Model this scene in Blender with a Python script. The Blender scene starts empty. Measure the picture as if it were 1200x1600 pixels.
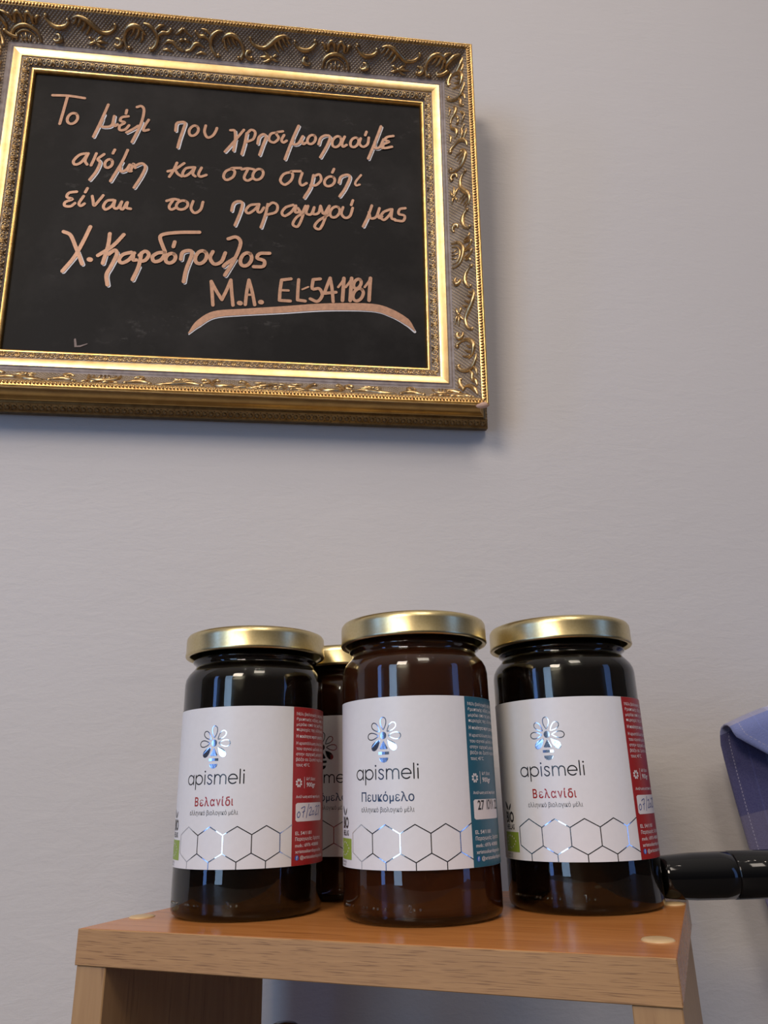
import bpy, bmesh, math, random
from mathutils import Vector, Matrix
random.seed(7)
C = bpy.context.scene.collection
PI = math.pi

WORLD_S, LW, LK = .70, .72, .555

# ------------------------------------------------------------------ camera
sc = bpy.context.scene
cam_d = bpy.data.cameras.new('camera')
cam_d.sensor_fit = 'VERTICAL'
cam_d.sensor_height = 36.0
cam_d.lens = 1177.47 * 36.0 / 1600.0
cam_d.clip_start = 0.01
cam_o = bpy.data.objects.new('camera', cam_d)
C.objects.link(cam_o)
_r = Vector((0.99236, -0.12062, -0.0228)).normalized()
_f = Vector((0.12096, 0.92969, 0.34787)).normalized()
_u = _r.cross(_f).normalized()
_r = _f.cross(_u)
cam_o.matrix_world = Matrix(((_r.x, _u.x, -_f.x, 0), (_r.y, _u.y, -_f.y, 0), (_r.z, _u.z, -_f.z, 0), (0, 0, 0, 1)))
sc.camera = cam_o

# ------------------------------------------------------------------ light, exposure
sc.view_settings.view_transform = 'Standard'
sc.view_settings.look = 'None'
sc.view_settings.gamma = 1.0
sc.view_settings.use_curve_mapping = False
sc.view_settings.exposure = 0.0

world = bpy.data.worlds.new('room_light')
sc.world = world
world.use_nodes = True
wn = world.node_tree
for n in list(wn.nodes): wn.nodes.remove(n)
_tc = wn.nodes.new('ShaderNodeTexCoord')
_sep = wn.nodes.new('ShaderNodeSeparateXYZ')
_rmp = wn.nodes.new('ShaderNodeValToRGB')
_map = wn.nodes.new('ShaderNodeMapRange')
_bg = wn.nodes.new('ShaderNodeBackground')
_out = wn.nodes.new('ShaderNodeOutputWorld')
wn.links.new(_tc.outputs['Generated'], _sep.inputs[0])
wn.links.new(_sep.outputs['Z'], _map.inputs['Value'])
_map.inputs['From Min'].default_value = -1
_map.inputs['From Max'].default_value = 1
wn.links.new(_map.outputs[0], _rmp.inputs[0])
_cr = _rmp.color_ramp
_cr.elements[0].position = 0.0; _cr.elements[0].color = (.020, .016, .014, 1)
_cr.elements[1].position = 1.0; _cr.elements[1].color = (.75, .68, .63, 1)
_e = _cr.elements.new(.50); _e.color = (.022, .020, .021, 1)
_e = _cr.elements.new(.66); _e.color = (.13, .118, .112, 1)
wn.links.new(_rmp.outputs[0], _bg.inputs['Color'])
_bg.inputs['Strength'].default_value = WORLD_S
wn.links.new(_bg.outputs[0], _out.inputs[0])

def area(name, loc, target, sx, sy, power, col):
    l = bpy.data.lights.new(name, 'AREA')
    l.shape = 'RECTANGLE'; l.size = sx; l.size_y = sy; l.energy = power; l.color = col
    o = bpy.data.objects.new(name, l); C.objects.link(o)
    o.location = loc
    o.rotation_euler = (Vector(target) - Vector(loc)).to_track_quat('-Z', 'Y').to_euler()
    return o

# daylight through the shop windows on the left and right behind the camera, warm lamps on the ceiling, one added fill lamp
area('window_daylight', (-1.95, -1.70, .50), (.05, .48, .35), .60, 1.8, 27 * LW, (.46, .68, 1.0))
area('window_daylight', (-2.67, -.79, .50), (.05, .48, .50), .30, 1.8, 12 * LW, (.20, .40, 1.0))
area('window_daylight', (2.54, -1.20, .50), (.05, .48, .50), .55, 1.8, 8 * LW, (.20, .40, 1.0))
area('ceiling_or_fill_lamp', (-1.15, -1.7, 1.45), (.2, .62, .35), .7, .7, 58 * LK, (1.0, .85, .70))
area('ceiling_or_fill_lamp', (.35, -1.6, 2.1), (.2, .62, .35), .75, .75, 26 * LK, (1.0, .88, .76))  # added warm fill, lifts the jar and frame shadows on the wall
for _x, _y in ((-.42, -.42), (-.22, -.30), (.02, -.48), (.16, -.34), (.40, -.30), (-.6, -.55), (.75, -.6)):
    area('spot_lamp', (_x, _y, 1.8), (_x, _y + .5, 0), .028, .028, .55 * LK, (1.0, .86, .72))

# ------------------------------------------------------------------ helpers
def obj(name, bm, m, parent=None, smooth=True, loc=None):
    me = bpy.data.meshes.new(name)
    bmesh.ops.remove_doubles(bm, verts=bm.verts, dist=1e-7)
    bm.normal_update()
    bm.to_mesh(me); bm.free()
    if m is not None: me.materials.append(m)
    if smooth:
        for p in me.polygons: p.use_smooth = True
    o = bpy.data.objects.new(name, me); C.objects.link(o)
    if parent is not None: o.parent = parent
    if loc is not None: o.location = loc
    return o

def tag(o, label=None, cat=None, group=None, kind=None):
    if label: o['label'] = label
    if cat: o['category'] = cat
    if group: o['group'] = group
    if kind: o['kind'] = kind
    return o

def empty(name, loc, rot=(0, 0, 0)):
    o = bpy.data.objects.new(name, None); C.objects.link(o)
    o.empty_display_size = .02
    o.location = loc; o.rotation_euler = rot
    return o

def bev(o, w, seg=2):
    m = o.modifiers.new('bevel', 'BEVEL'); m.width = w; m.segments = seg; m.limit_method = 'ANGLE'; m.angle_limit = .6
    m.harden_normals = False
    return o

class Mat:
    def __init__(s, name, col, rough=.5, metal=0.0, **kw):
        s.m = bpy.data.materials.new(name); s.m.use_nodes = True
        s.t = s.m.node_tree; s.b = s.t.nodes['Principled BSDF']
        s.b.inputs['Base Color'].default_value = (*col, 1)
        s.b.inputs['Roughness'].default_value = rough
        s.b.inputs['Metallic'].default_value = metal
        for k, v in kw.items(): s.b.inputs[k.replace('_', ' ')].default_value = v
    def n(s, kind, **kw):
        nd = s.t.nodes.new('ShaderNode' + kind)
        for k, v in kw.items():
            if k in nd.inputs.keys(): nd.inputs[k].default_value = v
            else: setattr(nd, k, v)
        return nd
    def l(s, a, b): s.t.links.new(a, b)
    def coords(s, scale=(1, 1, 1), out='Object', rot=(0, 0, 0)):
        c = s.n('TexCoord'); mp = s.n('Mapping')
        mp.inputs['Scale'].default_value = scale; mp.inputs['Rotation'].default_value = rot
        s.l(c.outputs[out], mp.inputs[0]); return mp.outputs[0]
    def noise(s, vec, scale, detail=4, rough=.55, dist=0):
        nd = s.n('TexNoise'); nd.inputs['Scale'].default_value = scale; nd.inputs['Detail'].default_value = detail
        nd.inputs['Roughness'].default_value = rough; nd.inputs['Distortion'].default_value = dist
        s.l(vec, nd.inputs['Vector']); return nd.outputs['Fac']
    def ramp(s, fac, stops):
        nd = s.n('ValToRGB'); cr = nd.color_ramp
        cr.elements[0].position = stops[0][0]; cr.elements[0].color = (*stops[0][1], 1)
        cr.elements[1].position = stops[-1][0]; cr.elements[1].color = (*stops[-1][1], 1)
        for p, c in stops[1:-1]:
            e = cr.elements.new(p); e.color = (*c, 1)
        s.l(fac, nd.inputs[0]); return nd.outputs['Color']
    def mix(s, fac, a, b, mode='MIX'):
        nd = s.n('Mix', data_type='RGBA', blend_type=mode)
        for sock, v in ((nd.inputs[0], fac), (nd.inputs[6], a), (nd.inputs[7], b)):
            if isinstance(v, (int, float)): sock.default_value = v
            elif isinstance(v, tuple): sock.default_value = (*v, 1)
            else: s.l(v, sock)
        return nd.outputs[2]
    def col(s, sock): s.l(sock, s.b.inputs['Base Color']); return s
    def bump(s, h, strength=.3, dist=.001):
        nd = s.n('Bump'); nd.inputs['Strength'].default_value = strength; nd.inputs['Distance'].default_value = dist
        s.l(h, nd.inputs['Height']); s.l(nd.outputs[0], s.b.inputs['Normal']); return s
    def mathn(s, op, a, b=None):
        nd = s.n('Math', operation=op)
        for i, v in enumerate((a, b)):
            if v is None: continue
            if isinstance(v, (int, float)): nd.inputs[i].default_value = v
            else: s.l(v, nd.inputs[i])
        return nd.outputs[0]

# ------------------------------------------------------------------ materials
def mk():
    M = {}
    # painted plaster wall: brushed in roughly horizontal strokes
    w = Mat('painted_plaster', (.60, .575, .565), .62, 0, Specular_IOR_Level=.3)
    v = w.coords((1, 1, 1)); vs = w.coords((13, 13, 30), rot=(0, .08, 0)); vs2 = w.coords((34, 34, 120), rot=(0, -.12, 0))
    big = w.noise(v, 2.2, 3); st = w.noise(vs, 1.6, 5, .6, .6); st2 = w.noise(vs2, 1.2, 4, .6, .8); fine = w.noise(v, 260, 3, .6)
    w.col(w.mix(w.mathn('MULTIPLY', big, 1.0), (.575, .55, .54), (.625, .60, .595)))
    h = w.mathn('ADD', w.mathn('MULTIPLY', st, .9), w.mathn('MULTIPLY', st2, .5))
    patch = w.noise(v, 3.1, 2)
    h = w.mathn('MULTIPLY', h, w.mathn('ADD', patch, .1))
    h = w.mathn('ADD', h, w.mathn('MULTIPLY', fine, .16))
    w.bump(h, .50, .0020); M['wall'] = w.m
    f = Mat('floor_boards', (.09, .075, .065), .5)
    f.col(f.ramp(f.noise(f.coords((2, 14, 1)), 3, 4), [(.3, (.07, .055, .045)), (.7, (.12, .095, .08))])); M['floor'] = f.m

    # oak effect laminate
    def wood(name, base, dark, streak, rough, sc, rot=(0, 0, 0), spec=.5, dash=.62):
        o = Mat(name, base, rough, 0, Specular_IOR_Level=spec)
        a = o.coords(sc, rot=rot)
        n1 = o.noise(a, 1.0, 4, .6, .5); n2 = o.noise(o.coords((sc[0] * 2.2, sc[1] * 3.2, sc[2] * 3.2), rot=rot), 1.0, 2, .5, .2)
        c1 = o.ramp(n1, [(.28, dark), (.72, base)])
        m = o.ramp(n2, [(dash, (0, 0, 0)), (dash + .08, (1, 1, 1))])
        o.col(o.mix(o.mathn('MULTIPLY', m, .75), c1, streak))
        o.bump(n2, .12, .0004)
        return o.m
    M['top'] = wood('oak_laminate_top', (.66, .265, .075), (.50, .18, .045), (.38, .135, .035), .24, (9, 130, 130), dash=.60)
    M['edge'] = wood('oak_edge_band', (.46, .255, .105), (.375, .20, .08), (.19, .09, .034), .5, (26, 700, 700), dash=.565)
    M['side'] = wood('oak_laminate_side', (.45, .27, .12), (.36, .20, .085), (.24, .125, .05), .45, (150, 150, 9), dash=.62)
    p = Mat('pale_wood_cap', (.62, .42, .20), .38); p.col(p.ramp(p.noise(p.coords((1, 1, 1)), 90, 2), [(.3, (.60, .40, .19)), (.7, (.68, .47, .24))])); M['cap'] = p.m

    # frame finishes
    def gold(name, c0, c1, rough, sc=240, metal=1.0, b=.15, lo=.35, hi=.62):
        g = Mat(name, c0, rough, metal)
        n = g.noise(g.coords(), sc, 4, .6); g.col(g.ramp(n, [(lo, c1), (hi, c0)])); g.bump(n, b, .0006); return g.m
    M['gold'] = gold('gilt', (.80, .53, .20), (.62, .36, .12), .30, 120)
    M['goldflat'] = gold('bright_gilt_fillet', (.95, .70, .36), (.86, .58, .26), .34, 90, b=.06)
    M['carve'] = gold('gilt_carving', (.82, .58, .28), (.50, .33, .16), .36, 160, lo=.40, hi=.60)
    M['rope'] = gold('gilt_rope', (.72, .48, .20), (.42, .25, .11), .34, 300)
    M['bronze'] = gold('bronze_gilding', (.27, .175, .075), (.19, .115, .045), .42, 160, .9)
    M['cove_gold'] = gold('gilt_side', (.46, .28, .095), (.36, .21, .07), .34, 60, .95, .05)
    g = Mat('grey_wash', (.30, .25, .24), .6); g.col(g.ramp(g.noise(g.coords(), 140, 4), [(.35, (.25, .20, .185)), (.65, (.36, .305, .29))])); M['wash'] = g.m
    # ground of the carved band: worn gilding under grey-brown wash, cross hatched
    g = Mat('hatched_ground', (.25, .18, .12), .5, .25)
    sp = g.n('SeparateXYZ'); g.l(g.coords(out='UV'), sp.inputs[0])
    al, up = sp.outputs['X'], sp.outputs['Y']
    def lines(a, b):
        q = g.mathn('ADD', g.mathn('MULTIPLY', a, 1750.0), g.mathn('MULTIPLY', b, 1750.0))
        return g.mathn('ADD', g.mathn('MULTIPLY', g.mathn('SINE', q), .5), .5)
    hat = g.mathn('MULTIPLY', lines(al, up), lines(al, g.mathn('MULTIPLY', up, -1.0)))
    n = g.noise(g.coords(), 70, 4)
    g.col(g.mix(hat, g.ramp(n, [(.35, (.22, .165, .125)), (.65, (.36, .29, .24))]), (.50, .37, .20)))
    g.bump(hat, .7, .0012); M['ground'] = g.m
    s = Mat('pebble_ground', (.27, .21, .165), .5, .2); s.col(s.ramp(s.noise(s.coords(), 220, 3), [(.35, (.19, .14, .105)), (.65, (.33, .265, .215))])); M['pebble'] = s.m

    # blackboard with smudged chalk
    k = Mat('blackboard', (.012, .011, .011), .55, 0, Specular_IOR_Level=.12)
    sm = k.noise(k.coords((1, 1, 1)), 9, 6, .65); sp = k.noise(k.coords((30, 1, 60), rot=(0, .35, 0)), 2.2, 5, .7)
    patchy = k.noise(k.coords(), 14, 2)
    sm2 = k.ramp(sm, [(.48, (0, 0, 0)), (.76, (1, 1, 1))])
    sp2 = k.mathn('MULTIPLY', k.ramp(sp, [(.56, (0, 0, 0)), (.72, (1, 1, 1))]), k.ramp(patchy, [(.54, (0, 0, 0)), (.68, (1, 1, 1))]))
    k.col(k.mix(k.mathn('ADD', k.mathn('MULTIPLY', sm2, .09), k.mathn('MULTIPLY', sp2, .28)), (.0115, .0105, .0105), (.22, .20, .185)))
    M['board'] = k.m
    def flat(name, c, r=.5, me=0, var=.08, sc=400, **kw):
        a = Mat(name, c, r, me, **kw); n = a.noise(a.coords(), sc, 3)
        a.col(a.ramp(n, [(.3, tuple(x * (1 - var) for x in c)), (.7, tuple(min(1, x * (1 + var)) for x in c))])); return a.m
    M['copper'] = flat('copper_paint_marker', (.47, .25, .15), .42, .15, .16, 260)
    M['chip'] = flat('bare_plaster', (.62, .40, .30), .7)
    M['white_ink'] = flat('white_paint_marker', (.72, .70, .72), .5)
    M['chalk'] = flat('faded_chalk', (.25, .19, .17), .7)

    # jars
    gl = Mat('clear_glass', (.80, .84, .74), 0.0, 0, Transmission_Weight=1.0, IOR=1.5)
    gl.bump(gl.noise(gl.coords(), 45, 2), .04, .0006); M['glass'] = gl.m
    def honey(name, c, c2):
        h = Mat(name, c, .12, 0, IOR=1.49, Specular_IOR_Level=.2)
        h.col(h.ramp(h.noise(h.coords(), 22, 3), [(.3, c), (.7, c2)])); return h.m
    M['honey_dark'] = honey('dark_oak_honey', (.0055, .0026, .0016), (.010, .0045, .0026))
    M['honey_amber'] = honey('amber_pine_honey', (.060, .0150, .0052), (.080, .021, .007))
    ld = Mat('gold_lacquered_tin', (.66, .545, .29), .30, 1.0); n = ld.noise(ld.coords(), 700, 2)
    ld.col(ld.ramp(n, [(.3, (.63, .515, .265)), (.7, (.69, .575, .315))])); M['lid'] = ld.m
    M['paper'] = flat('white_label_paper', (.765, .75, .755), .38, 0, .015, 300)
    M['red'] = flat('red_print', (.36, .018, .016), .34, 0, .04)
    M['teal'] = flat('teal_print', (.022, .115, .175), .34, 0, .04)
    M['white'] = flat('white_print', (.78, .74, .74), .4, 0, .02)
    M['black'] = flat('black_print', (.02, .02, .022), .35, 0, .1)
    M['grey'] = flat('grey_print', (.075, .075, .08), .4, 0, .1)
    M['navy'] = flat('navy_print', (.020, .045, .105), .4, 0, .1)
    M['green'] = flat('green_print', (.26, .37, .045), .4, 0, .05)
    M['pen'] = flat('blue_ballpoint', (.05, .085, .30), .45, 0, .1)
    M['blue'] = flat('blue_badge', (.03, .14, .52), .4, 0, .05)
    fo = Mat('silver_foil', (.72, .72, .74), .14, 1.0); fo.bump(fo.noise(fo.coords(), 180, 2), .10, .0005); M['foil'] = fo.m
    ft = Mat('dark_foil', (.022, .022, .025), .25, .2); ft.bump(ft.noise(ft.coords(), 180, 2), .1, .0005); M['foil_dark'] = ft.m

    bp = Mat('black_gloss_plastic', (.004, .004, .0045), .07, 0, Specular_IOR_Level=.4); bp.bump(bp.noise(bp.coords(), 130, 3), .03, .0005); M['gloss'] = bp.m
    bo = Mat('dark_bottle_plastic', (.010, .011, .016), .3); bo.bump(bo.noise(bo.coords(), 60, 2), .05, .001); M['bottle'] = bo.m

    # woven check cloth
    c = Mat('woven_check_cotton', (.15, .17, .40), .85, 0, Sheen_Weight=.25)
    uv = c.n('UVMap'); sep = c.n('SeparateXYZ'); c.l(uv.outputs[0], sep.inputs[0])
    def bands(sock, stops):
        nd = c.n('ValToRGB'); nd.color_ramp.interpolation = 'CONSTANT'; cr = nd.color_ramp
        cr.elements[0].position = 0; cr.elements[0].color = (*stops[0][1], 1)
        cr.elements[1].position = stops[1][0]; cr.elements[1].color = (*stops[1][1], 1)
        for p_, c_ in stops[2:]:
            e = cr.elements.new(p_); e.color = (*c_, 1)
        c.l(sock, nd.inputs[0]); return nd.outputs[0]
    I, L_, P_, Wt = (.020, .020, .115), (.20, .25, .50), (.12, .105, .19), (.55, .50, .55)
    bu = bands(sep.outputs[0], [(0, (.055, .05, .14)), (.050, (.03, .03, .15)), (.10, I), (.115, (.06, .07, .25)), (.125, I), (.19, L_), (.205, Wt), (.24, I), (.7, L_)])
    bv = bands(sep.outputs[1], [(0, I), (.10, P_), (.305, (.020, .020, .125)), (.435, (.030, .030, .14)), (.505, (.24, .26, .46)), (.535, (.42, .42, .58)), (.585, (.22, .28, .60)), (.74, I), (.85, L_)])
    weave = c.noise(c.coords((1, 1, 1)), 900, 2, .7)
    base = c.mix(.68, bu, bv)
    base = c.mix(c.mathn('MULTIPLY', weave, .22), base, (.38, .38, .55))
    # hem stitching
    d1 = c.mathn('COMPARE', sep.outputs[0], .042); d1.node.inputs[2].default_value = .0020
    fr = c.mathn('FRACT', c.mathn('MULTIPLY', sep.outputs[1], 120)); dash = c.mathn('LESS_THAN', fr, .6)
    base = c.mix(c.mathn('MULTIPLY', c.mathn('MULTIPLY', d1, dash), .7), base, (.4, .38, .52))
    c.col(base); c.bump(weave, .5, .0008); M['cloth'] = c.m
    return M
M = mk()

# ------------------------------------------------------------------ setting
def box_bm(x0, x1, y0, y1, z0, z1, bm=None):
    bm = bm or bmesh.new()
    vs = [bm.verts.new((x, y, z)) for x in (x0, x1) for y in (y0, y1) for z in (z0, z1)]
    for f in ((0, 1, 3, 2), (4, 6, 7, 5), (0, 4, 5, 1), (2, 3, 7, 6), (0, 2, 6, 4), (1, 5, 7, 3)):
        bm.faces.new([vs[i] for i in f])
    return bm
WALL_Y = .63208
FLOOR_Z = -.330
tag(obj('wall_back', box_bm(-2.2, 2.6, WALL_Y, WALL_Y + .12, FLOOR_Z, 2.1), M['wall'], smooth=False), kind='structure')
tag(obj('floor', box_bm(-2.2, 2.6, -1.2, WALL_Y + .12, FLOOR_Z - .05, FLOOR_Z), M['floor'], smooth=False), kind='structure')

# ------------------------------------------------------------------ generic shapes
def catmull(pts, per=6, closed=False):
    P = [Vector(p) for p in pts]
    if len(P) < 3: return P
    out = []
    n = len(P)
    for i in range(n - 1):
        p0 = P[i - 1] if i > 0 else P[i] * 2 - P[i + 1]
        p1, p2 = P[i], P[i + 1]
        p3 = P[i + 2] if i + 2 < n else P[i + 1] * 2 - P[i]
        for k in range(per):
            t = k / per
            out.append(.5 * ((2 * p1) + (p2 - p0) * t + (2 * p0 - 5 * p1 + 4 * p2 - p3) * t * t + (3 * p1 - p0 - 3 * p2 + p3) * t ** 3))
    out.append(P[-1])
    return out

def ribbon(bm, pts, hw, fmap, per=6, caps=True, smooth=True):
    """flat stroke of half width hw (number or list) along 2-D points, placed by fmap(u, v)"""
    P = catmull([(p[0], p[1]) for p in pts], per) if smooth else [Vector((p[0], p[1])) for p in pts]
    n = len(P)
    def hwat(i):
        if isinstance(hw, (int, float)): return hw
        t = i / max(1, n - 1) * (len(hw) - 1); k = min(int(t), len(hw) - 2)
        return hw[k] + (hw[k + 1] - hw[k]) * (t - k)
    T = []
    for i in range(n):
        d = P[min(n - 1, i + 1)] - P[max(0, i - 1)]
        T.append(d.normalized() if d.length > 1e-9 else Vector((1, 0)))
    L, R = [], []
    for i in range(n):
        nn = Vector((-T[i].y, T[i].x)) * hwat(i)
        if not smooth and 0 < i < n - 1:
            a = (P[i] - P[i - 1]).normalized(); c = max(.5, T[i].dot(a)); nn = nn / c
        L.append(P[i] + nn); R.append(P[i] - nn)
    vl = [bm.verts.new(fmap(p.x, p.y)) for p in L]; vr = [bm.verts.new(fmap(p.x, p.y)) for p in R]
    for i in range(n - 1):
        try: bm.faces.new((vr[i], vr[i + 1], vl[i + 1], vl[i]))
        except ValueError: pass
    if caps:
        for i, sgn, a, b in ((0, -1, vl, vr), (n - 1, 1, vr, vl)):
            h = hwat(i); nn = Vector((-T[i].y, T[i].x))
            arc = []
            for k in range(1, 5):
                an = PI * k / 5
                q = P[i] + (-sgn * nn * math.cos(an) + T[i] * sgn * math.sin(an)) * h
                arc.append(bm.verts.new(fmap(q.x, q.y)))
            bm.faces.new([a[i]] + ([b[i]] if False else []) + arc + [b[i]]) if sgn < 0 else bm.faces.new([a[i]] + arc + [b[i]])

def polygon(bm, pts, fmap):
    vs = [bm.verts.new(fmap(*p)) for p in pts]
    f = bm.faces.new(vs)
    bmesh.ops.triangulate(bm, faces=[f])

def tube(bm, pts, rad, seg=7, caps=True):
    P = [Vector(p) for p in pts]; n = len(P); rings = []
    up = None
    for i in range(n):
        d = (P[min(n - 1, i + 1)] - P[max(0, i - 1)])
        d = d.normalized() if d.length > 1e-9 else Vector((0, 0, 1))
        if up is None: up = d.orthogonal().normalized()
        up = (up - d * up.dot(d)).normalized(); sd = d.cross(up)
        r = rad if isinstance(rad, (int, float)) else rad[i]
        rings.append([bm.verts.new(P[i] + (up * math.cos(2 * PI * k / seg) + sd * math.sin(2 * PI * k / seg)) * r) for k in range(seg)])
    for i in range(n - 1):
        for k in range(seg):
            bm.faces.new((rings[i][k], rings[i][(k + 1) % seg], rings[i + 1][(k + 1) % seg], rings[i + 1][k]))
    if caps:
        bm.faces.new(rings[0][::-1]); bm.faces.new(rings[-1])

def ball(bm, c, axes, u=7, v=5):
    """ellipsoid; axes = three vectors"""
    c = Vector(c); A = [Vector(a) for a in axes]
    top = bm.verts.new(c + A[2]); bot = bm.verts.new(c - A[2]); rows = []
    for j in range(1, v):
        th = PI * j / v
        rows.append([bm.verts.new(c + (A[0] * math.cos(2 * PI * k / u) + A[1] * math.sin(2 * PI * k / u)) * math.sin(th) + A[2] * math.cos(th)) for k in range(u)])
    for k in range(u):
        bm.faces.new((top, rows[0][k], rows[0][(k + 1) % u])); bm.faces.new((bot, rows[-1][(k + 1) % u], rows[-1][k]))
        for j in range(v - 2): bm.faces.new((rows[j][k], rows[j + 1][k], rows[j + 1][(k + 1) % u], rows[j][(k + 1) % u]))

def lathe(bm, prof, seg=64, close=True):
    rings = []
    for r, z in prof:
        if r < 1e-6: rings.append([bm.verts.new((0, 0, z))])
        else: rings.append([bm.verts.new((r * math.cos(2 * PI * k / seg), r * math.sin(2 * PI * k / seg), z)) for k in range(seg)])
    for a, b in zip(rings[:-1], rings[1:]):
        for k in range(seg):
            k2 = (k + 1) % seg
            if len(a) == 1 and len(b) == 1: continue
            if len(a) == 1: bm.faces.new((a[0], b[k2], b[k]))
            elif len(b) == 1: bm.faces.new((a[k], a[k2], b[0]))
            else: bm.faces.new((a[k], a[k2], b[k2], b[k]))
    return bm

# ------------------------------------------------------------------ picture frame with the blackboard
W, H = .38427, .29841
FR = empty('framed_blackboard', (-.26042, WALL_Y - .0165, .37771), (.1049, 0, 0))
tag(FR, 'black board with copper Greek handwriting in an ornate carved gold frame hanging on the wall', 'picture frame')
mm = .001
def fp(side, s, d, h):
    """frame point: s along the rail, d outwards from the sight edge, h towards the viewer"""
    if side == 'B': return Vector((s, -h, -d))
    if side == 'T': return Vector((s, -h, H + d))
    if side == 'R': return Vector((W + d, -h, s))
    return Vector((-d, -h, s))
def rlen(side): return W if side in 'BT' else H
def moulding(prof):
    bm = bmesh.new(); uvl = bm.loops.layers.uv.new('UVMap')
    for side in 'BTRL':
        rows = []; run = 0.0; last = None
        for d, h in prof:
            if last: run += math.hypot(d - last[0], h - last[1]) * mm
            last = (d, h); d *= mm; h *= mm
            a, b = -d, rlen(side) + d
            rows.append(((bm.verts.new(fp(side, a, d, h)), (a, run)), (bm.verts.new(fp(side, b, d, h)), (b, run))))
        for (a, b), (c, e) in zip(rows[:-1], rows[1:]):
            q = (a, b, e, c) if side in 'BR' else (b, a, c, e)
            f = bm.faces.new([k[0] for k in q])
            for l, k in zip(f.loops, q): l[uvl].uv = k[1]
    return bm
def mould(name, prof, m, parent=FR):
    me = bpy.data.meshes.new(name); bm = moulding(prof)
    bm.normal_update(); bm.to_mesh(me); bm.free(); me.materials.append(m)
    for p in me.polygons: p.use_smooth = True
    o = bpy.data.objects.new(name, me); C.objects.link(o); o.parent = parent; return o
def arcp(a, c, b, n=8):
    return [((1 - t) ** 2 * a[0] + 2 * t * (1 - t) * c[0] + t * t * b[0], (1 - t) ** 2 * a[1] + 2 * t * (1 - t) * c[1] + t * t * b[1]) for t in [i / n for i in range(n + 1)]]
mould('sight_lip', arcp((0, -1.0), (.3, 3.8), (3.2, 3.6), 6), M['gold'])
slip = mould('beaded_slip', [(3.2, 3.6), (3.4, 3.1)] + arcp((3.6, 3.1), (6.4, 7.8), (11.8, 8.0), 6) + [(11.9, 8.0)], M['pebble'])
mould('flat_fillet', [(11.9, 8.0), (12.0, 8.8), (12.4, 9.0), (18.9, 10.7), (19.5, 10.7)], M['goldflat'])
mould('grey_groove', [(19.5, 10.7), (19.7, 9.7), (21.5, 9.4), (22.0, 10.0), (23.2, 10.0), (23.7, 9.5), (25.3, 10.5)], M['wash'])
COVE = arcp((25.3, 10.5), (36.4, 18.8), (43.7, 34.8), 12)
cove = mould('carved_band', COVE, M['ground'])
mould('rope_bed', [(43.7, 34.8), (43.9, 35.4), (48.2, 35.9)], M['rope'])
mould('outer_lip', [(48.2, 35.9)] + arcp((48.2, 36.3), (50.6, 36.8), (50.3, 33.0), 6) + [(49.6, 30.3), (47.4, 29.6)], M['gold'])
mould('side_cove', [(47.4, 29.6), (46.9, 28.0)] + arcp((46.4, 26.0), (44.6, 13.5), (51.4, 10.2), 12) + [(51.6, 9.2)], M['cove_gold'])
bk = mould('beaded_border', [(51.6, 9.2), (51.6, 7.6), (53.4, 8.4), (54.2, 7.8), (57.2, -1.4), (58.2, -1.9), (58.2, -8.3), (45.0, -8.3)], M['bronze'])
# board (closed back)
bd = obj('board', box_bm(-.004, W + .004, .0008, .0035, -.004, H + .004), M['board'], FR, smooth=False)
obj('backing', box_bm(-.050, W + .050, .0055, .0075, -.050, H + .050), M['bronze'], FR, smooth=False)

# beads on the outer border
bm = bmesh.new()
for side in 'BTRL':
    n = int((rlen(side) + .110) / .0058)
    for i in range(n):
        s = -.055 + (i + .5) * (rlen(side) + .110) / n
        c = fp(side, s, .0556, .0030); t = (fp(side, s + .001, .0556, .003) - c).normalized(); dd = (fp(side, s, .0572, -.0014) - fp(side, s, .0542, .0078)).normalized(); nn = t.cross(dd)
        ball(bm, c, (t * .0022, dd * .0032, nn * .0015), 7, 4)
        for e in (-.0036, .0036):
            ball(bm, c + t * .0029 + dd * e, (t * .0009, dd * .0009, nn * .0010), 5, 4)
obj('bead', bm, M['bronze'], bk)
# rope edge
bm = bmesh.new()
for side in 'BTRL':
    n = int((rlen(side) + .092) / .0030)
    for i in range(n):
        s = -.046 + (i + .5) * (rlen(side) + .092) / n
        c = fp(side, s, .0461, .0358); a = (fp(side, s + .0008, .0474, .0360) - c).normalized(); o = (fp(side, s, .0461, .0368) - c).normalized(); b = a.cross(o)
        ball(bm, c, (a * .0022, b * .0011, o * .0013), 6, 4)
obj('rope_edge', bm, M['rope'], FR)

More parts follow.
